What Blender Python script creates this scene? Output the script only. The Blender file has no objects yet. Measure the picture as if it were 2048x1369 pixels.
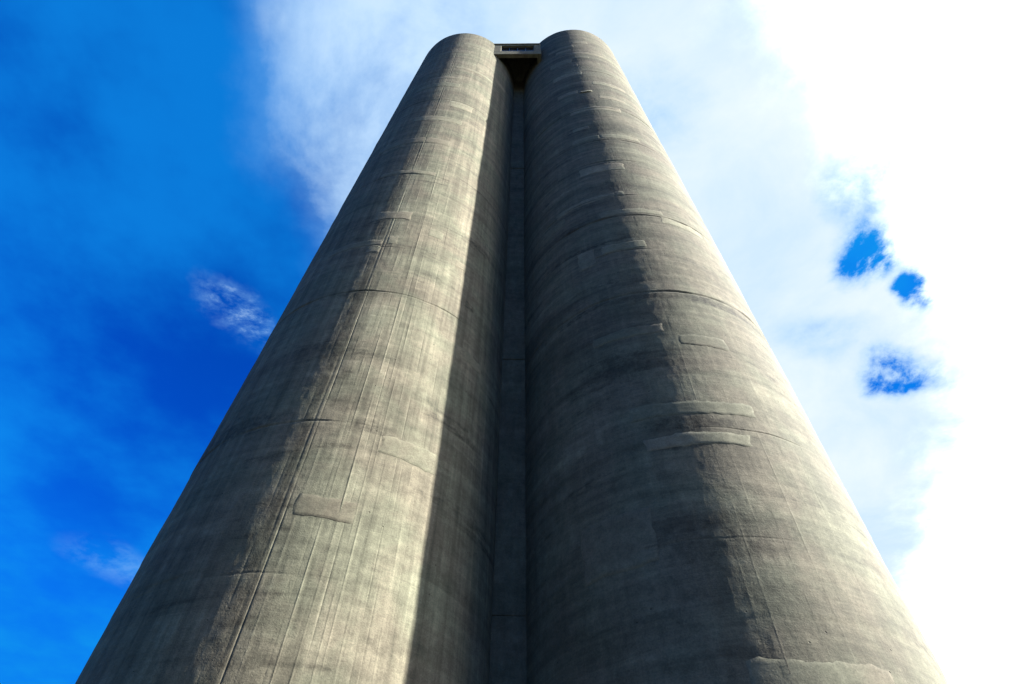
import bpy, math, random
import numpy as np
from mathutils import Matrix, Vector

rng = np.random.default_rng(7)
random.seed(7)
scene = bpy.context.scene
COL = scene.collection

# ------------------------------------------------------------------ camera
cam_data = bpy.data.cameras.new('camera')
cam = bpy.data.objects.new('camera', cam_data)
COL.objects.link(cam)
cam_data.sensor_width = 36.0
cam_data.lens = 22.0
cam_data.clip_start = 0.1
cam_data.clip_end = 6000.0
PITCH, ROLL = 0.93834553, 0.02254549
F = Vector((0, math.cos(PITCH), math.sin(PITCH)))
R0 = Vector((1, 0, 0))
U0 = R0.cross(F)
RX = math.cos(ROLL) * R0 + math.sin(ROLL) * U0
UY = math.cos(ROLL) * U0 - math.sin(ROLL) * R0
m = Matrix.Identity(4)
for i in range(3):
    m[i][0], m[i][1], m[i][2] = RX[i], UY[i], -F[i]
m[0][3], m[1][3], m[2][3] = 0.0, 0.0, 1.6
cam.matrix_world = m
scene.camera = cam

# ------------------------------------------------------------------ light
SUN_AZ = math.radians(90 + 8.3)      # clockwise from +Y
SUN_EL = math.radians(30)
sun_dir = Vector((math.sin(SUN_AZ) * math.cos(SUN_EL), math.cos(SUN_AZ) * math.cos(SUN_EL), math.sin(SUN_EL)))
sd = bpy.data.lights.new('sun', 'SUN')
sd.energy = 4.0
sd.angle = math.radians(0.9)
sd.color = (1.0, 0.985, 0.955)
sun = bpy.data.objects.new('sun', sd)
sun.rotation_euler = sun_dir.to_track_quat('Z', 'Y').to_euler()
COL.objects.link(sun)

EXPOSURE = 2.62
SKY_STRENGTH = 0.05
scene.view_settings.view_transform = 'Standard'
scene.view_settings.look = 'None'
scene.view_settings.gamma = 1.0
scene.view_settings.use_curve_mapping = False
scene.view_settings.exposure = EXPOSURE
scene.render.engine = 'CYCLES'
scene.cycles.max_bounces = 4
scene.cycles.diffuse_bounces = 3
scene.cycles.glossy_bounces = 2


class NT:
    """small helper for building node graphs"""
    def __init__(self, tree):
        self.t = tree
        self.l = tree.links

    def n(self, kind, **props):
        nd = self.t.nodes.new(kind)
        for k, v in props.items():
            setattr(nd, k, v)
        return nd

    def put(self, sock, v):
        if isinstance(v, bpy.types.NodeSocket):
            self.l.new(v, sock)
        elif v is not None:
            sock.default_value = v

    def math(self, op, a, b=None, c=None, clamp=False):
        nd = self.n('ShaderNodeMath', operation=op, use_clamp=clamp)
        self.put(nd.inputs[0], a)
        if b is not None: self.put(nd.inputs[1], b)
        if c is not None: self.put(nd.inputs[2], c)
        return nd.outputs[0]

    def vmath(self, op, a, b=None):
        nd = self.n('ShaderNodeVectorMath', operation=op)
        self.put(nd.inputs[0], a)
        if b is not None: self.put(nd.inputs[1], b)
        return nd.outputs['Vector']

    def mapping(self, v, scale=(1, 1, 1), loc=(0, 0, 0), rot=0.0, kind='POINT'):
        nd = self.n('ShaderNodeMapping', vector_type=kind)
        self.put(nd.inputs['Vector'], v)
        nd.inputs['Location'].default_value = loc
        nd.inputs['Rotation'].default_value = (0, 0, rot)
        nd.inputs['Scale'].default_value = scale
        return nd.outputs[0]

    def noise(self, v, scale, detail=4, rough=0.55, dist=0.0, out='Fac'):
        nd = self.n('ShaderNodeTexNoise', noise_dimensions='3D')
        self.put(nd.inputs['Vector'], v)
        nd.inputs['Scale'].default_value = scale
        nd.inputs['Detail'].default_value = detail
        nd.inputs['Roughness'].default_value = rough
        nd.inputs['Distortion'].default_value = dist
        return nd.outputs[out]

    def remap(self, v, a, b, c, d, smooth=False):
        nd = self.n('ShaderNodeMapRange', interpolation_type='SMOOTHSTEP' if smooth else 'LINEAR', clamp=True)
        self.put(nd.inputs['Value'], v)
        for k, x in zip(('From Min', 'From Max', 'To Min', 'To Max'), (a, b, c, d)):
            self.put(nd.inputs[k], x)
        return nd.outputs['Result']

    def mix(self, fac, a, b, mode='MIX'):
        nd = self.n('ShaderNodeMix', data_type='RGBA', blend_type=mode)
        self.put(nd.inputs[0], fac)
        self.put(nd.inputs[6], a)
        self.put(nd.inputs[7], b)
        return nd.outputs[2]


# ------------------------------------------------------------------ sky
world = bpy.data.worlds.new('World')
scene.world = world
world.use_nodes = True
world.node_tree.nodes.clear()
w = NT(world.node_tree)
sky = w.n('ShaderNodeTexSky', sky_type='NISHITA', sun_disc=False)
sky.sun_elevation = SUN_EL
sky.sun_rotation = SUN_AZ
sky.altitude = 2500
sky.air_density = 0.6
sky.dust_density = 0.2
sky.ozone_density = 3.0
hs = w.n('ShaderNodeHueSaturation')
hs.inputs['Saturation'].default_value = 1.3
hs.inputs['Hue'].default_value = 0.503
hs.inputs['Value'].default_value = 0.85
w.put(hs.inputs['Color'], sky.outputs[0])
# cloud deck: a flat layer overhead, position = direction / height
tc = w.n('ShaderNodeTexCoord')
sp = w.n('ShaderNodeSeparateXYZ')
w.put(sp.inputs[0], tc.outputs['Generated'])
zz = w.math('MAXIMUM', sp.outputs['Z'], 0.12)
qx = w.math('DIVIDE', sp.outputs['X'], zz)
qy = w.math('DIVIDE', sp.outputs['Y'], zz)
cq = w.n('ShaderNodeCombineXYZ')
w.put(cq.inputs[0], qx); w.put(cq.inputs[1], qy)
deck = cq.outputs[0]
warp = w.noise(deck, 4.5, 6, 0.6, 0.0, 'Color')
warp = w.vmath('SUBTRACT', warp, (0.5, 0.5, 0.5))
ws = w.n('ShaderNodeVectorMath', operation='SCALE')
w.put(ws.inputs[0], warp); ws.inputs['Scale'].default_value = 0.16
dq = w.vmath('ADD', deck, ws.outputs[0])
sd2 = w.n('ShaderNodeSeparateXYZ'); w.put(sd2.inputs[0], dq)
wx, wy = sd2.outputs['X'], sd2.outputs['Y']
nb = w.noise(deck, 2.6, 9, 0.62, 0.35)           # billows
nf = w.noise(w.mapping(deck, (1, 1, 1), (3.1, 1.7, 0.4)), 7.5, 8, 0.65, 0.2)

def blob(x, y, rx, ry, rot=0.0):
    g = w.n('ShaderNodeTexGradient', gradient_type='SPHERICAL')
    w.put(g.inputs[0], w.mapping(dq, (rx, ry, 1), (x, y, 0), rot, 'TEXTURE'))
    return w.remap(g.outputs['Fac'], 0.0, 0.75, 0.0, 1.0, True)

# thin veil east of the edge, thick bank further east; overhead and behind, both keep to the eastern half
back = w.math('MAXIMUM', w.math('MULTIPLY', wy, -1.0), 0.0)
front = w.math('MINIMUM', w.math('MAXIMUM', wy, 0.0), 0.75)
far = w.math('MAXIMUM', w.math('SUBTRACT', wy, 0.75), 0.0)
edge = w.math('ADD', wx, w.math('MULTIPLY', w.math('SUBTRACT', nb, 0.5), 0.30))
edge = w.math('SUBTRACT', edge, w.math('MULTIPLY', back, 1.7))
veil = w.remap(edge, -0.44, 0.12, 0.0, 1.0, True)
veil = w.math('MULTIPLY', veil, w.remap(nb, 0.34, 0.62, 0.66, 0.93))
bank = w.math('ADD', w.math('SUBTRACT', wx, w.math('MULTIPLY', front, 0.93)), w.math('MULTIPLY', w.math('SUBTRACT', nf, 0.5), 0.30))
bank = w.math('SUBTRACT', bank, w.math('ADD', w.math('MULTIPLY', back, 1.7), w.math('MULTIPLY', far, 0.25)))
bank = w.remap(bank, 0.08, 0.55, 0.0, 1.0, True)
amt = w.math('MAXIMUM', veil, bank)
rag = w.remap(nf, 0.34, 0.62, 1.25, 0.35)
for (x, y, rx, ry, rot, k) in ((0.625, 0.515, 0.085, 0.085, 0.5, 1.5), (0.740, 0.590, 0.090, 0.050, 1.0, 1.2),
                               (0.790, 0.785, 0.13, 0.075, 0.3, 1.05), (0.570, 0.415, 0.10, 0.065, 1.0, 0.35),
                               (0.70, 0.185, 0.14, 0.10, 0.2, 0.45), (0.215, 0.265, 0.10, 0.09, 0.2, 0.30),
                               (0.62, 0.72, 0.20, 0.09, 0.2, 0.30)):
    amt = w.math('SUBTRACT', amt, w.math('MULTIPLY', w.math('MULTIPLY', blob(x, y, rx, ry, rot), rag), k), clamp=True)
wisp = w.remap(nf, 0.40, 0.62, 0.0, 1.0, True)
for (x, y, rx, ry, rot, k) in ((-0.525, 0.70, 0.13, 0.060, 1.0, 0.40), (-1.04, 1.53, 0.22, 0.12, 0.9, 0.14)):
    amt = w.math('ADD', amt, w.math('MULTIPLY', w.math('MULTIPLY', blob(x, y, rx, ry, rot), wisp), k), clamp=True)
amt = w.math('ADD', amt, w.math('MULTIPLY', w.math('MULTIPLY', blob(-0.24, 0.32, 0.22, 0.34, 0.0), w.remap(nb, 0.36, 0.60, 0.35, 1.0, True)), 0.25), clamp=True)
# faint haze in the clear part shifts the blue towards cyan: patchy, denser low down and beside the clouds
hz = w.remap(w.noise(deck, 1.7, 6, 0.55, 0.0), 0.36, 0.64, 0.05, 0.55, True)
hz = w.math('ADD', hz, w.remap(sp.outputs['Z'], 0.62, 0.36, 0.0, 0.35, True))
hz = w.math('ADD', hz, w.math('MULTIPLY', veil, 0.45), clamp=True)
blue = w.mix(1.0, hs.outputs[0], (0.03, 0.62, 1.49, 1), 'MULTIPLY')
clear = w.mix(hz, blue, (0.02, 1.07, 3.1, 1))
clear = w.mix(1.0, clear, (0.03, 1.03, 2.85, 1), 'DARKEN')      # the low sky is no brighter than the sky in view
pale = w.mix(w.remap(amt, 0.0, 0.55, 0.0, 1.0), clear, (0.88, 1.95, 3.3, 1))
CW = 3.38
BANK = 7.2
cloudc = w.mix(w.math('POWER', bank, 1.6), (CW * 0.88, CW * 0.97, CW * 1.05, 1), (CW * BANK, CW * BANK, CW * BANK * 0.98, 1))
skyc = w.mix(w.remap(amt, 0.12, 1.0, 0.0, 1.0), pale, cloudc)
bg = w.n('ShaderNodeBackground')
w.put(bg.inputs['Color'], skyc)
bg.inputs['Strength'].default_value = SKY_STRENGTH
wo = w.n('ShaderNodeOutputWorld')
w.l.new(bg.outputs[0], wo.inputs[0])


# ------------------------------------------------------------------ helpers
def link(o, parent=None):
    COL.objects.link(o)
    if parent is not None:
        o.parent = parent
    return o

def empty(name, label, cat, loc=(0, 0, 0), group=None):
    o = bpy.data.objects.new(name, None)
    o.location = loc
    o['label'] = label
    o['category'] = cat
    if group: o['group'] = group
    return link(o)

def mesh_obj(name, verts, faces, mat, parent=None, uv=None, smooth=True):
    me = bpy.data.meshes.new(name)
    me.from_pydata([tuple(v) for v in verts], [], [tuple(f) for f in faces])
    me.update()
    if uv is not None:
        lay = me.uv_layers.new(name='UVMap')
        idx = np.empty(len(me.loops), dtype=np.int32)
        me.loops.foreach_get('vertex_index', idx)
        lay.data.foreach_set('uv', np.asarray(uv, dtype=np.float32)[idx].ravel())
    if smooth:
        me.polygons.foreach_set('use_smooth', np.ones(len(me.polygons), dtype=bool))
    me.materials.append(mat)
    o = bpy.data.objects.new(name, me)
    return link(o, parent)

def grid_faces(nr, nc, wrap=False):
    r = np.arange(nr - 1)[:, None]
    c = np.arange(nc if wrap else nc - 1)[None, :]
    c2 = (c + 1) % nc
    f = np.stack([r * nc + c, r * nc + c2, (r + 1) * nc + c2, (r + 1) * nc + c], -1)
    return f.reshape(-1, 4)

def box_mesh(name, a, b, mat, parent=None, bevel=0.0):
    import bmesh
    bm = bmesh.new()
    bmesh.ops.create_cube(bm, size=1.0)
    a, b = Vector(a), Vector(b)
    for v in bm.verts:
        v.co = Vector([(a[i] + b[i]) / 2 + v.co[i] * (b[i] - a[i]) for i in range(3)])
    if bevel:
        bmesh.ops.bevel(bm, geom=list(bm.edges), offset=bevel, segments=2, affect='EDGES', profile=0.6)
    me = bpy.data.meshes.new(name)
    bm.to_mesh(me); bm.free()
    me.materials.append(mat)
    return link(bpy.data.objects.new(name, me), parent)


# ------------------------------------------------------------------ materials
def concrete(name, base, seed=0.0, streak=0.3, band=0.3, stain=0.5, bump=1.0, use_uv=True, patch=False, marks=()):
    mt = bpy.data.materials.new(name)
    mt.use_nodes = True
    mt.node_tree.nodes.clear()
    k = NT(mt.node_tree)
    tc = k.n('ShaderNodeTexCoord')
    co = k.mapping(tc.outputs['UV' if use_uv else 'Object'], (1, 1, 1), (seed, seed * 1.7, seed * 0.3))
    big = k.noise(co, 0.42, 4, 0.6, 0.4)
    bandn = k.noise(k.mapping(co, (0.11, 1.35, 1)), 1.0, 4, 0.72, 0.25)
    bandf = k.noise(k.mapping(co, (0.35, 5.0, 1), (4, 2, 0)), 1.0, 4, 0.6, 0.2)
    strk = k.noise(k.mapping(co, (3.6, 0.10, 1)), 1.0, 3, 0.65, 0.1)
    strf = k.noise(k.mapping(co, (13.0, 0.5, 1), (7, 1, 0)), 1.0, 3, 0.6, 0.0)
    grain = k.noise(co, 5.0, 6, 0.74, 0.0)
    fine = k.noise(co, 34.0, 1, 0.7)
    val = k.remap(big, 0.28, 0.72, 0.84, 1.16)
    # pour lifts and form panels: each cast area keeps a tone of its own
    if use_uv and not patch:
        suv = k.n('ShaderNodeSeparateXYZ'); k.put(suv.inputs[0], co)
        wv_ = k.math('ADD', suv.outputs['Y'], k.math('MULTIPLY', k.noise(k.mapping(co, (0.5, 0.02, 1)), 1.0, 2, 0.5), 0.25))
        for (hz_, wz_, amp_) in ((0.62, 1.35, 0.085), (1.24, 30.0, 0.075), (0.31, 0.55, 0.045)):
            fv_ = k.math('FLOOR', k.math('DIVIDE', wv_, hz_))
            fu_ = k.math('FLOOR', k.math('ADD', k.math('DIVIDE', suv.outputs['X'], wz_), k.math('MULTIPLY', fv_, 0.37)))
            cb_ = k.n('ShaderNodeCombineXYZ'); k.put(cb_.inputs[0], fu_); k.put(cb_.inputs[1], fv_)
            wn_ = k.n('ShaderNodeTexWhiteNoise', noise_dimensions='3D'); k.put(wn_.inputs['Vector'], cb_.outputs[0])
            val = k.math('MULTIPLY', val, k.remap(wn_.outputs['Value'], 0, 1, 1 - amp_, 1 + amp_))
    def mul(v, n, lo, hi, amp):
        return k.math('MULTIPLY', v, k.remap(n, lo, hi, 1 - amp, 1 + amp))
    val = mul(val, bandn, 0.35, 0.65, band)
    val = mul(val, bandf, 0.32, 0.68, band * 0.45)
    val = mul(val, strk, 0.32, 0.68, streak)
    val = mul(val, strf, 0.32, 0.68, streak * 0.45)
    val = mul(val, grain, 0.30, 0.70, 0.27)
    val = mul(val, fine, 0.30, 0.70, 0.15)
    # weather stains lying along the lifts
    st = k.noise(k.mapping(co, (0.22, 1.1, 1), (11, 5, 0)), 1.0, 5, 0.68, 0.6)
    st = k.remap(st, 0.56, 0.70, 0.0, stain, True)
    st = k.math('MULTIPLY', st, k.remap(grain, 0.35, 0.6, 1.0, 0.35))
    val = k.math('MULTIPLY', val, k.math('SUBTRACT', 1.0, st))
    # single runoff stains: u, v, half width, half height, depth
    if marks:
        wn = k.noise(tc.outputs['UV'], 2.2, 4, 0.7, 0.0, 'Color')
        wv = k.n('ShaderNodeVectorMath', operation='SCALE')
        k.put(wv.inputs[0], k.vmath('SUBTRACT', wn, (0.5, 0.5, 0.5))); wv.inputs['Scale'].default_value = 0.55
        wuv = k.vmath('ADD', tc.outputs['UV'], wv.outputs[0])
        for (mu, mv, ru, rv, dep) in marks:
            gr = k.n('ShaderNodeTexGradient', gradient_type='SPHERICAL')
            k.put(gr.inputs[0], k.mapping(wuv, (ru, rv, 1), (mu, mv, 0), 0, 'TEXTURE'))
            sm = k.math('MULTIPLY', k.remap(gr.outputs['Fac'], 0.0, 0.6, 0.0, dep, True), k.remap(grain, 0.38, 0.60, 1.0, 0.45))
            val = k.math('MULTIPLY', val, k.math('SUBTRACT', 1.0, sm))
    # blow holes
    vo = k.n('ShaderNodeTexVoronoi', feature='F1')
    k.put(vo.inputs['Vector'], k.mapping(co, (1, 1.3, 1)))
    vo.inputs['Scale'].default_value = 3.2
    vo.inputs['Randomness'].default_value = 1.0
    hole = k.remap(vo.outputs['Distance'], 0.035, 0.075, 1.0, 0.0, True)
    sel = k.n('ShaderNodeSeparateColor'); k.put(sel.inputs[0], vo.outputs['Color'])
    hole = k.math('MULTIPLY', hole, k.math('GREATER_THAN', sel.outputs[0], 0.88 if patch else 0.72))
    val = k.math('MULTIPLY', val, k.math('SUBTRACT', 1.0, k.math('MULTIPLY', hole, 0.65)))
    tint = k.remap(k.noise(k.mapping(co, (1, 1, 1), (21, 3, 0)), 0.55, 5, 0.6, 0.5), 0.36, 0.64, 0.0, 1.0, True)
    colr = k.mix(tint, (base * 1.03, base * 1.0, base * 0.66, 1), (base * 1.12, base * 0.98, base * 0.67, 1))
    if patch:
        oi = k.n('ShaderNodeObjectInfo')
        val = k.math('MULTIPLY', val, k.remap(oi.outputs['Random'], 0, 1, 0.86, 1.14))
    mc = k.n('ShaderNodeVectorMath', operation='SCALE')
    k.put(mc.inputs[0], colr); k.put(mc.inputs['Scale'], val)
    # relief
    h = k.math('MULTIPLY', grain, 0.55)
    h = k.math('ADD', h, k.math('MULTIPLY', fine, 0.22))
    h = k.math('ADD', h, k.math('MULTIPLY', k.noise(k.mapping(co, (2.0, 11.0, 1)), 1.0, 2, 0.65, 0.0), 0.30))
    h = k.math('ADD', h, k.math('MULTIPLY', k.noise(k.mapping(co, (16.0, 0.9, 1)), 1.0, 2, 0.6, 0.0), 0.6 * streak))
    h = k.math('SUBTRACT', h, k.math('MULTIPLY', hole, 0.8))
    bp = k.n('ShaderNodeBump')
    bp.inputs['Strength'].default_value = bump
    bp.inputs['Distance'].default_value = 0.013 if not patch else 0.012
    k.put(bp.inputs['Height'], h)
    bs = k.n('ShaderNodeBsdfPrincipled')
    k.put(bs.inputs['Base Color'], mc.outputs[0])
    bs.inputs['Roughness'].default_value = 0.9
    bs.inputs['Specular IOR Level'].default_value = 0.2
    k.put(bs.inputs['Normal'], bp.outputs[0])
    out = k.n('ShaderNodeOutputMaterial')
    k.l.new(bs.outputs[0], out.inputs[0])
    return mt

def mk(r, th, z, hw, hh, d):
    return (math.radians(th) * r, z, hw, hh, d)
MARKS_L = [mk(4.0, -74, 11.76, 0.75, 0.28, 0.5), mk(4.0, -82, 12.5, 0.9, 0.45, 0.35), mk(4.0, -93, 17.2, 1.3, 0.25, 0.45), mk(4.0, -121, 12.0, 2.0, 0.40, 0.5),
           mk(4.0, -93, 8.6, 0.25, 5.0, 0.35), mk(4.0, -94, 15.0, 0.28, 5.0, 0.40), mk(4.0, -96, 24.0, 0.35, 6.0, 0.45), mk(4.0, -92, 32.0, 0.35, 7.0, 0.35)]
MARKS_R = [mk(4.3, -95, 12.10, 1.5, 0.30, 0.65), mk(4.3, -88, 17.55, 2.6, 0.35, 0.5), mk(4.3, -112, 14.6, 1.7, 0.8, 0.45), mk(4.3, -70, 17.5, 1.2, 0.3, 0.35),
           mk(4.3, -86, 21.5, 1.6, 0.5, 0.35), mk(4.3, -92, 25.8, 1.5, 0.6, 0.35), mk(4.3, -96, 9.0, 1.8, 0.9, 0.35), mk(4.3, -88, 33.5, 2.2, 0.7, 0.35)]
M_LEFT = concrete('weathered_concrete_streaked', 0.107, 0.0, 0.27, 0.17, 0.70, marks=MARKS_L)
M_RIGHT = concrete('weathered_concrete_banded', 0.090, 37.0, 0.10, 0.27, 0.75, marks=MARKS_R)
M_PATCH = concrete('repair_mortar', 0.136, 11.0, 0.06, 0.06, 0.2, 0.8, True, True)
M_PATCH_OLD = concrete('old_repair_mortar', 0.112, 17.0, 0.06, 0.06, 0.3, 0.8, True, True)
M_WALL = concrete('infill_concrete', 0.09, 71.0, 0.15, 0.15, 0.5, 1.0, False)
M_BRIDGE = concrete('bridge_concrete', 0.11, 91.0, 0.15, 0.10, 0.4, 0.7, False)

def simple(name, color, rough, spec=0.5, metal=0.0):
    mt = bpy.data.materials.new(name); mt.use_nodes = True
    k = NT(mt.node_tree)
    bs = mt.node_tree.nodes['Principled BSDF']
    tcn = k.n('ShaderNodeTexCoord')
    nz = k.noise(tcn.outputs['Object'], 4.0, 5, 0.6)
    k.put(bs.inputs['Base Color'], k.mix(nz, tuple(c * 0.8 for c in color) + (1,), tuple(c * 1.2 for c in color) + (1,)))
    bs.inputs['Roughness'].default_value = rough
    bs.inputs['Specular IOR Level'].default_value = spec
    bs.inputs['Metallic'].default_value = metal
    return mt

M_GLASS = simple('dark_window_glass', (0.008, 0.010, 0.018), 0.12, 0.4)
M_STEEL = simple('grey_window_steel', (0.06, 0.065, 0.07), 0.5, 0.4, 0.6)

gm = bpy.data.materials.new('gravel_yard'); gm.use_nodes = True
k = NT(gm.node_tree)
gb = gm.node_tree.nodes['Principled BSDF']
tcg = k.n('ShaderNodeTexCoord')
g1 = k.noise(tcg.outputs['Object'], 0.08, 6, 0.6, 0.3)
g2 = k.noise(tcg.outputs['Object'], 6.0, 8, 0.7)
gcol = k.mix(k.remap(g1, 0.42, 0.58, 0, 1, True), (0.026, 0.023, 0.019, 1), (0.022, 0.026, 0.014, 1))
k.put(gb.inputs['Base Color'], k.mix(k.remap(g2, 0.3, 0.7, 0, 1), k.mix(1.0, gcol, (0.6, 0.6, 0.6, 1), 'MULTIPLY'), gcol))
gb.inputs['Roughness'].default_value = 0.95
gbp = k.n('ShaderNodeBump'); gbp.inputs['Distance'].default_value = 0.04
k.put(gbp.inputs['Height'], g2); k.put(gb.inputs['Normal'], gbp.outputs[0])

# ------------------------------------------------------------------ ground
gs = 3000.0
ground = mesh_obj('ground', [(-gs, -gs, 0), (gs, -gs, 0), (gs, gs, 0), (-gs, gs, 0)], [(0, 1, 2, 3)], gm, None, None, False)
ground['kind'] = 'structure'

# ------------------------------------------------------------------ silos
SILOS = [dict(c=(-4.2475, 13.7568), r=4.0, h=56.62), dict(c=(4.6244, 14.1295), r=4.3027, h=59.65)]
# ring joints: height, arc from, arc to (degrees), depth, half width, lip above
RINGS = [
    [(17.32, -150, -40, 0.016, 0.030, 0.012), (11.78, -160, -78, 0.014, 0.030, 0.010), (26.5, -130, -70, 0.012, 0.05, 0.006),
     (37.6, -140, -50, 0.012, 0.06, 0.006), (20.1, -101, -84, 0.008, 0.02, 0.0), (7.95, -150, -72, 0.004, 0.02, 0.002),
     (30.3, -125, -72, 0.010, 0.05, 0.006)],
    [(17.77, -175, -20, 0.020, 0.045, 0.010), (11.94, -90, -62, 0.016, 0.014, 0.002), (23.13, -130, -50, 0.020, 0.035, 0.008),
     (24.97, -140, -92, 0.018, 0.035, 0.006), (20.49, -118, -92, 0.022, 0.03, 0.0), (31.57, -125, -60, 0.016, 0.05, 0.008),
     (36.84, -150, -40, 0.020, 0.06, 0.012), (45.28, -130, -30, 0.014, 0.06, 0.008), (50.56, -110, -20, 0.012, 0.06, 0.008),
     (8.99, -128, -70, 0.005, 0.02, 0.002), (28.82, -110, -80, 0.014, 0.05, 0.006)],
]
# vertical form marks: angle, height (+ ridge, - groove), half width (m), z from, z to
RIDGES = [
    [(-91.9, -0.010, 0.030, 0, 56), (-90.3, -0.016, 0.014, 0, 47), (-91.1, 0.010, 0.10, 0, 40),
     (-79.8, 0.014, 0.016, 0, 17.5), (-75.9, 0.018, 0.018, 0, 28), (-73.7, -0.010, 0.013, 0, 22), (-71.5, 0.010, 0.016, 0, 30),
     (-70.0, 0.013, 0.016, 0, 18), (-66.6, 0.008, 0.02, 3, 33), (-63.2, -0.011, 0.012, 0, 25), (-61.2, -0.007, 0.012, 0, 13),
     (-55.4, -0.008, 0.012, 0, 20), (-50.2, -0.005, 0.01, 0, 15), (-83.0, 0.006, 0.02, 12, 50), (-77.8, 0.007, 0.02, 18, 52),
     (-68.2, 0.007, 0.018, 15, 50), (-95.5, -0.004, 0.02, 4, 48), (-98.0, 0.003, 0.03, 15, 44), (-112.0, -0.007, 0.02, 5, 26),
     (-58.0, 0.006, 0.016, 0, 24), (-81.5, -0.005, 0.015, 2, 40), (-87.2, 0.005, 0.02, 2, 44)],
    [(-76.8, 0.011, 0.018, 0.0, 12.0), (-92.5, 0.006, 0.016, 6.2, 15.0), (-64.6, -0.010, 0.014, 0.0, 11.9), (-95.9, 0.003, 0.016, 3.1, 14.5),
     (-88.0, 0.004, 0.016, 4.1, 15.5), (-99.5, 0.002, 0.018, 7.2, 15.5), (-103.5, 0.002, 0.016, 8.3, 16.6), (-82.5, 0.004, 0.014, 5.1, 16.6),
     (-70.5, 0.004, 0.016, 2.0, 15.5), (-107.0, 0.004, 0.016, 5.1, 13.5), (-93.5, -0.005, 0.03, 15.5, 43.6), (-73.5, 0.006, 0.014, 2.0, 8.8),
     (-118.0, -0.006, 0.02, 17.6, 27.0), (-86.0, 0.003, 0.02, 25.9, 51.9)],
]

def waves(seed, n, fu, fv):
    r = np.random.default_rng(seed)
    return [(r.normal() * fu, r.normal() * fv, r.uniform(0, 6.28)) for _ in range(n)]

W_BIG = [waves(11, 10, 0.45, 0.25), waves(12, 10, 0.45, 0.25)]
W_MID = [waves(21, 14, 1.6, 1.1), waves(22, 14, 1.6, 1.1)]
W_EDGE = [waves(31, 8, 0.9, 2.2), waves(32, 8, 0.9, 2.2)]

def wsum(W, u, v):
    s = 0.0
    for a, b, p in W:
        s = s + np.sin(a * u + b * v + p)
    return s / math.sqrt(len(W))

LIFTS = []
for s in (0, 1):
    r = np.random.default_rng(50 + s)
    z = 1.0; L = []
    while z < SILOS[s]['h'] - 0.6:
        z += r.uniform(0.35, 1.3)
        L.append((z, r.normal() * 0.0045, r.uniform(-160, -20), r.uniform(15, 70)))
    LIFTS.append(L)

LAT = np.random.default_rng(99).uniform(-1, 1, (256, 256))

def lattice(u, v):
    """smooth value noise, one cell per unit"""
    iu, iv = np.floor(u).astype(int), np.floor(v).astype(int)
    fu, fv = u - iu, v - iv
    fu = fu * fu * fu * (fu * (fu * 6 - 15) + 10); fv = fv * fv * fv * (fv * (fv * 6 - 15) + 10)
    a, b = LAT[iu % 256, iv % 256], LAT[(iu + 1) % 256, iv % 256]
    c, d = LAT[iu % 256, (iv + 1) % 256], LAT[(iu + 1) % 256, (iv + 1) % 256]
    return (a + (b - a) * fu) * (1 - fv) + (c + (d - c) * fu) * fv

def rough_relief(s, u, v):
    q = 40.0 * s
    return 0.75 * (0.0060 * lattice(u / 1.45 + q + 17, v / 1.1 + 3) + 0.0032 * lattice(u / 0.62 + q, v / 0.55) + 0.0024 * lattice(u / 0.30 + q + 9, v / 0.34 + 5)
            + 0.0022 * lattice(u / 0.15 + q + 3, v / 0.20 + 7) + 0.0015 * lattice(u / 0.08 + 5, v / 0.15 + q))

def sstep(a, b, x):
    t = np.clip((x - a) / (b - a), 0, 1)
    return t * t * (3 - 2 * t)

def relief(s, th, z, smoothed=False):
    """radial offset in metres of the concrete surface at angle th (deg) and height z"""
    r = SILOS[s]['r']
    u = np.radians(th) * r
    h = 0.010 * wsum(W_BIG[s], u, z) + 0.0028 * wsum(W_MID[s], u, z) + rough_relief(s, u, z) * (0.45 if smoothed else 1.0)
    if smoothed:
        return h
    wob = 0.03 * wsum(W_EDGE[s], u, 0 * z) + 0.012 * np.sin(5.1 * u + s)
    for (lz, amp, tc, tw) in LIFTS[s]:
        d = z - lz + wob
        msk = np.exp(-((th - tc) / tw) ** 2)
        h = h + amp * msk * sstep(-0.02, 0.02, d) * np.exp(-np.maximum(d, 0) / 0.7)
    for (rz, a0, a1, dep, hw, lip) in RINGS[s]:
        d = z - rz + wob * 0.7
        msk = sstep(a0 - 8, a0 + 6, th) * (1 - sstep(a1 - 6, a1 + 8, th))
        msk = msk * np.clip(0.75 + 0.4 * wsum(W_MID[s], u * 1.7, 0 * z + rz), 0.15, 1.3)
        h = h - dep * msk * np.exp(-(d / hw) ** 2) + lip * msk * np.exp(-np.maximum(d - hw * 1.6, 0) / 0.35) * sstep(0, hw * 1.6, d)
    drift = 0.25 * np.sin(z * 0.21 + s) + 0.10 * np.sin(z * 0.9)
    for i, (a, amp, hw, z0, z1) in enumerate(RIDGES[s]):
        du = np.radians(th - a - drift * (0.4 + 0.25 * math.sin(i * 2.1))) * r
        msk = sstep(z0 - 0.6, z0 + 0.6, z) * (1 - sstep(z1 - 1.5, z1 + 1.5, z))
        msk = msk * np.clip(0.8 + 0.45 * np.sin(z * (0.7 + 0.13 * i) + i * 1.9) + 0.25 * np.sin(z * 2.9 + i), 0.15, 1.3)
        h = h + amp * (0.36 if s == 0 else 0.22) * msk * np.exp(-(du / hw) ** 2)
    return h

def surf(s, th, z, off=0.0, smoothed=False):
    c, r = SILOS[s]['c'], SILOS[s]['r']
    rad = r + relief(s, th, z, smoothed) + off
    a = np.radians(th)
    return np.stack([rad * np.cos(a), rad * np.sin(a), z + 0 * a], -1)      # relative to the silo's base centre

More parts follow.
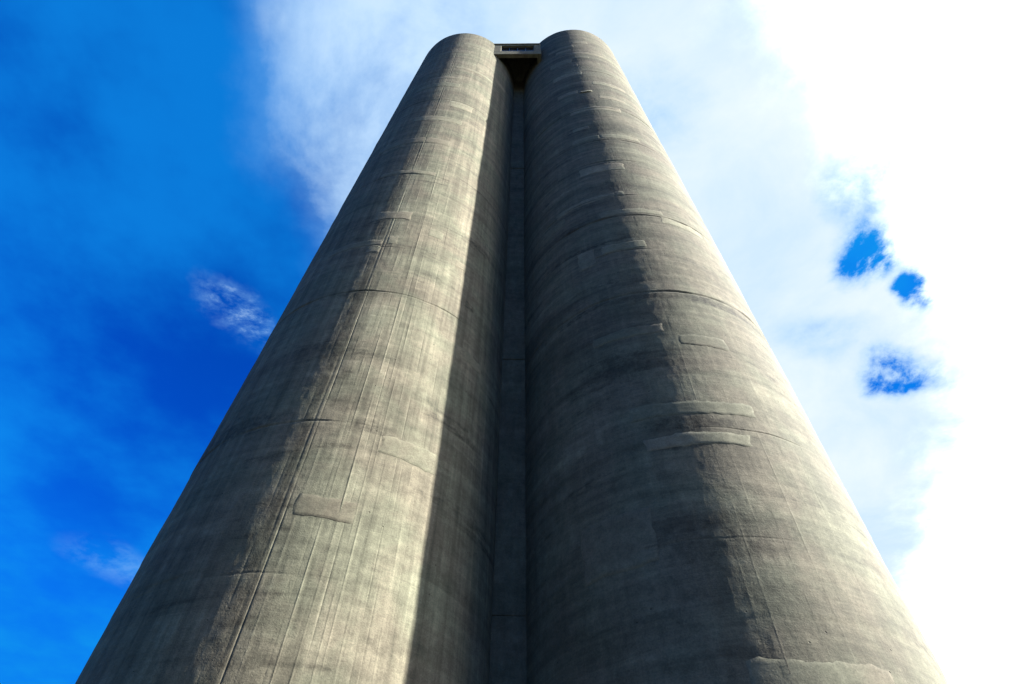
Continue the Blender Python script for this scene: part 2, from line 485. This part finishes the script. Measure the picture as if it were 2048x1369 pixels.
def build_shell(s, mat, parent):
    HT = SILOS[s]['h']
    th = [np.arange(-180, -10, 0.36), np.arange(-10, 180, 5.0)]
    for (a, amp, hw, z0, z1) in RIDGES[s]:
        wd = math.degrees(hw / SILOS[s]['r'])
        th.append(a + np.linspace(-1.6, 1.6, 9) * wd)
    th = np.unique(np.round(np.concatenate(th), 2))
    z = [np.arange(0, 5, 0.5), np.arange(5, 22, 0.06), np.arange(22, HT - 0.05, 0.15), [HT]]
    for R in RINGS[s]:
        z.append(R[0] + np.linspace(-0.11, 0.11, 13))
    z = np.unique(np.round(np.concatenate(z), 3))
    T, Z = np.meshgrid(th, z)
    fade = np.where(T > -10, 0.0, 1.0)
    P = surf(s, T, Z)
    V = P.reshape(-1, 3)
    UV = np.stack([np.radians(T) * SILOS[s]['r'], Z], -1).reshape(-1, 2)
    nr, nc = T.shape
    FA = grid_faces(nr, nc, True)
    me = bpy.data.meshes.new('shell')
    me.vertices.add(len(V)); me.vertices.foreach_set('co', V.astype(np.float32).ravel())
    me.loops.add(FA.size); me.loops.foreach_set('vertex_index', FA.astype(np.int32).ravel())
    me.polygons.add(len(FA))
    me.polygons.foreach_set('loop_start', np.arange(0, FA.size, 4, dtype=np.int32))
    me.polygons.foreach_set('use_smooth', np.ones(len(FA), dtype=bool))
    me.update(calc_edges=True); me.validate()
    lay = me.uv_layers.new(name='UVMap')
    lay.data.foreach_set('uv', UV[FA.ravel()].astype(np.float32).ravel())
    me.materials.append(mat)
    return link(bpy.data.objects.new('shell', me), parent)

def build_cap(s, mat, parent):
    """thin roof slab with a small upstand edge, just inside the shell's rim"""
    r = SILOS[s]['r']; HT = SILOS[s]['h']
    prof = [(0.0, HT + 0.12), (r - 0.55, HT + 0.06), (r - 0.35, HT + 0.06), (r - 0.30, HT + 0.10), (r - 0.04, HT + 0.10), (r - 0.03, HT + 0.07), (r - 0.03, HT - 0.25), (0.0, HT - 0.25)]
    n = 128
    V = []; UV = []
    for pr, pz in prof:
        for i in range(n):
            a = -math.pi + 2 * math.pi * i / n
            V.append((pr * math.cos(a), pr * math.sin(a), pz)); UV.append((a * r, pz))
    return mesh_obj('roof_cap', V, grid_faces(len(prof), n, True), mat, parent, UV, False)

def build_patch(s, t0, t1, z0, z1, mat, parent, seed, thick):
    r = SILOS[s]['r']
    g = np.random.default_rng(seed)
    wd = math.radians(t1 - t0) * r; hh = z1 - z0
    nu = int(np.clip(wd / 0.07, 8, 60)); nv = int(np.clip(hh / 0.07, 5, 14))
    S, T = np.meshgrid(np.linspace(0, 1, nu), np.linspace(0, 1, nv))
    e = min(0.08, 0.008 / wd); f = min(0.10, 0.008 / hh)
    S = np.where(S == 0, 0, S); 
    ss = np.concatenate([[0, e], np.linspace(e, 1 - e, nu)[1:-1], [1 - e, 1]])
    tt = np.concatenate([[0, f], np.linspace(f, 1 - f, nv)[1:-1], [1 - f, 1]])
    S, T = np.meshgrid(ss, tt)
    def wob(x, n, amp):
        o = 0 * x
        for k_ in range(n):
            o = o + np.sin(x * g.uniform(1.5, 5.5) * (k_ + 1) + g.uniform(0, 6.28)) / (k_ + 1)
        return o * amp
    us = np.linspace(0, 1, len(ss))
    top = wob(ss * max(1, wd), 4, min(0.025, hh * 0.06)); bot = wob(ss * max(1, wd), 4, min(0.02, hh * 0.04))
    top = top + g.normal(0, min(0.010, hh * 0.03), len(ss)); bot = bot + g.normal(0, min(0.006, hh * 0.02), len(ss))
    lf = wob(tt * max(1, hh * 2), 4, min(0.02, wd * 0.02)); rt = wob(tt * max(1, hh * 2), 4, min(0.02, wd * 0.02))
    # rounded corners
    rc = min(0.35, 0.10 / hh)
    corner = (np.exp(-S * wd / 0.08) + np.exp(-(1 - S) * wd / 0.08))
    Zt = z1 + top[None, :] - corner * hh * 0.06 * g.uniform(0.2, 1.2)
    Zb = z0 + bot[None, :] + corner * hh * 0.05 * g.uniform(0.0, 1.0)
    Z = Zb + (Zt - Zb) * T
    X = lf[:, None] + (wd + rt[:, None] - lf[:, None]) * S
    TH = t0 + np.degrees(X / r)
    # trowelled out thin along the top and the ends, a small proud lip along the bottom
    lipw = 0.15 + 0.85 * (1 - sstep(0.0, 0.95, T))
    ends = sstep(0.0, min(0.45, 0.14 / wd), S) * sstep(0.0, min(0.45, 0.14 / wd), 1 - S)
    off = 0.0006 + thick * lipw * ends * (1 + 0.18 * np.sin(X * 5 + seed) * np.cos(Z * 7))
    off = np.where((S <= 0) | (S >= 1) | (T >= 1), -0.002, off)
    off = np.where(T <= 0, -0.003, off)
    # sits on the wall, never under it
    full = relief(s, TH, Z)
    base_h = np.maximum(0.7 * full + 0.3 * relief(s, TH, Z, True), full + 0.0004)
    P = surf(s, TH, Z, off + base_h - relief(s, TH, Z))
    UV = np.stack([np.radians(TH) * r + seed * 3.1, Z], -1).reshape(-1, 2)
    o = mesh_obj('repair_patch', P.reshape(-1, 3), grid_faces(len(tt), len(ss)), mat, parent, UV, True)
    nr, nc = len(tt) - 1, len(ss) - 1
    fl = np.ones((nr, nc), dtype=bool); fl[0, :] = fl[-1, :] = False; fl[:, 0] = fl[:, -1] = False
    o.data.polygons.foreach_set('use_smooth', fl.ravel())
    return o

PATCHES = [
 [(-88.8,-58.5,52.29,53.12),(-113.3,-78.3,49.45,50.19),(-87.7,-50.7,44.96,45.50),(-69.8,-55.8,46.60,47.80),(-106.4,-80.1,42.24,42.74),
  (-116.8,-78.9,40.47,41.28),(-82.3,-63.6,36.51,37.56),(-105.2,-69.3,33.86,34.59),(-122.1,-73.8,30.41,31.10),(-110.7,-77.1,26.60,26.96),
  (-101.4,-82.7,22.24,22.89),(-120.8,-92.4,20.24,20.65),(-98.9,-92.3,19.74,20.17),(-90.2,-85.5,20.34,20.87),(-72.2,-64.3,21.36,21.96),
  (-55.6,-48.9,20.17,20.64),(-88.2,-71.0,9.18,9.70),(-69.3,-49.4,11.10,11.68),(-48.4,-33.1,15.71,16.12),(-47.5,-31.8,46.15,46.84)],
 [(-97.1,-81.2,53.98,54.90),(-123.0,-96.5,52.67,53.40),(-115.5,-99.9,51.61,52.24),(-101.7,-43.1,50.32,50.88),(-101.2,-85.0,49.05,49.65),
  (-123.1,-102.1,48.09,49.27),(-102.4,-97.5,46.88,47.43),(-122.2,-96.5,44.52,45.41),(-90.5,-61.6,41.90,42.64),(-103.7,-92.8,40.15,40.61),
  (-120.9,-104.0,40.28,40.96),(-113.5,-76.0,36.45,37.16),(-89.1,-67.7,38.83,39.40),(-114.3,-102.8,33.64,34.06),(-97.4,-71.7,31.82,32.41),
  (-116.2,-98.1,31.83,32.42),(-115.1,-89.2,27.71,28.52),(-132.8,-99.4,24.90,25.30),(-99.3,-94.3,24.92,25.40),(-109.3,-77.6,23.27,23.72),
  (-80.0,-57.1,22.62,23.16),(-112.0,-91.8,20.58,21.09),(-123.8,-115.6,20.03,21.21),(-149.5,-127.9,24.01,24.65),(-122.7,-95.8,15.69,16.10),
  (-91.6,-73.7,15.07,15.55),(-114.5,-74.6,12.39,12.85),(-111.7,-80.1,11.41,11.79),(-100.8,-68.7,5.93,6.69),(-135.8,-114.0,8.69,10.00)],
]
LABELS = ['concrete silo on the left, sunlit with a sharp vertical shadow edge on its flank',
          'concrete silo on the right, shaded dark inside and brightly lit along its outer edge']
for s in (0, 1):
    c = SILOS[s]['c']
    root = empty('concrete_silo', LABELS[s], 'silo', (c[0], c[1], 0), 'pair of tall concrete silos')
    build_shell(s, (M_LEFT, M_RIGHT)[s], root)
    build_cap(s, M_BRIDGE, root)
    for i, (t0, t1, z0, z1) in enumerate(PATCHES[s]):
        th_ = 0.003 if (s, i) in ((0, 16), (0, 10), (0, 11), (0, 12), (1, 27), (1, 24), (1, 28), (1, 9), (1, 21)) else random.uniform(0.001, 0.003)
        if (s, i) == (1, 9): th_ = 0.05
        old = (s, i) in ((0, 17), (0, 14), (0, 15), (0, 16), (1, 28), (1, 25), (1, 23), (1, 29), (1, 26), (1, 24))
        build_patch(s, t0, t1, z0, z1, M_PATCH_OLD if old else M_PATCH, root, 100 * s + i + 1, th_)

# ------------------------------------------------------------------ infill wall between the silos
wall = empty('infill_wall', 'narrow dark concrete wall closing the gap between the two silos', 'wall', (0.03, 13.3, 0))
zs = [0.0, 9.2, 18.46, 27.6, 36.2, 39.95, 47.45, 55.6]
for i in range(len(zs) - 1):
    yo = (0.0, 0.012, 0.0, 0.01, -0.015, 0.01, 0.02)[i]
    box_mesh('panel', (-0.42, -0.22 + yo, zs[i] + (0.008 if i else 0)), (0.49, 0.10, zs[i + 1] - 0.008), M_WALL, wall, 0.02)
box_mesh('core', (-0.40, -0.10, 0.0), (0.42, 0.09, 55.55), M_WALL, wall)

# ------------------------------------------------------------------ bridge housing between the tops
br = empty('bridge_housing', 'small concrete bridge box with a dark slot window joining both silo tops', 'bridge', (-0.13, 10.46, 52.95))
br.rotation_euler = (0, 0, math.radians(-1.6))
X0, X1, Z0, Z1 = -1.93, 1.86, 0.0, 3.62
WX0, WX1, WZ0, WZ1 = -1.24, 1.32, 1.05, 3.05
D = 0.30
def part(nm, a, b, mat=M_BRIDGE, parent=br, bev=0.03):
    return box_mesh(nm, a, b, mat, parent, bev)
fw = part('sill_beam', (X0, 0, Z0), (X1, D, WZ0))
part('lintel_beam', (X0, 0.004, WZ1), (X1, D, Z1 - 0.24))
part('pier', (X0, 0.002, WZ0 + 0.002), (WX0, D, WZ1 - 0.002))
part('pier', (WX1, 0.002, WZ0 + 0.002), (X1, D, WZ1 - 0.002))
part('roof_slab', (X0, -0.06, Z1 - 0.236), (X1, 5.4, Z1))
part('floor_slab', (X0, D + 0.004, 2.75), (X1, 5.4, 3.05))
part('side_wall', (X0 + 0.003, D + 0.002, 0.004), (X0 + 0.28, 5.39, 2.746))
part('side_wall', (X1 - 0.28, D + 0.002, 0.004), (X1 - 0.003, 5.39, 2.746))
win = part('window', (WX0 - 0.02, 0.20, WZ0 - 0.02), (WX1 + 0.02, 0.225, WZ1 + 0.02), M_GLASS, br, 0.0)
for i in range(5):
    x = WX0 + (WX1 - WX0) * i / 4
    part('mullion', (x - 0.035, 0.15, WZ0), (x + 0.035, 0.198, WZ1), M_STEEL, win, 0.0)
for z in (WZ0 + 0.035, WZ1 - 0.035):
    part('rail', (WX0, 0.145, z - 0.035), (WX1, 0.199, z + 0.035), M_STEEL, win, 0.0)
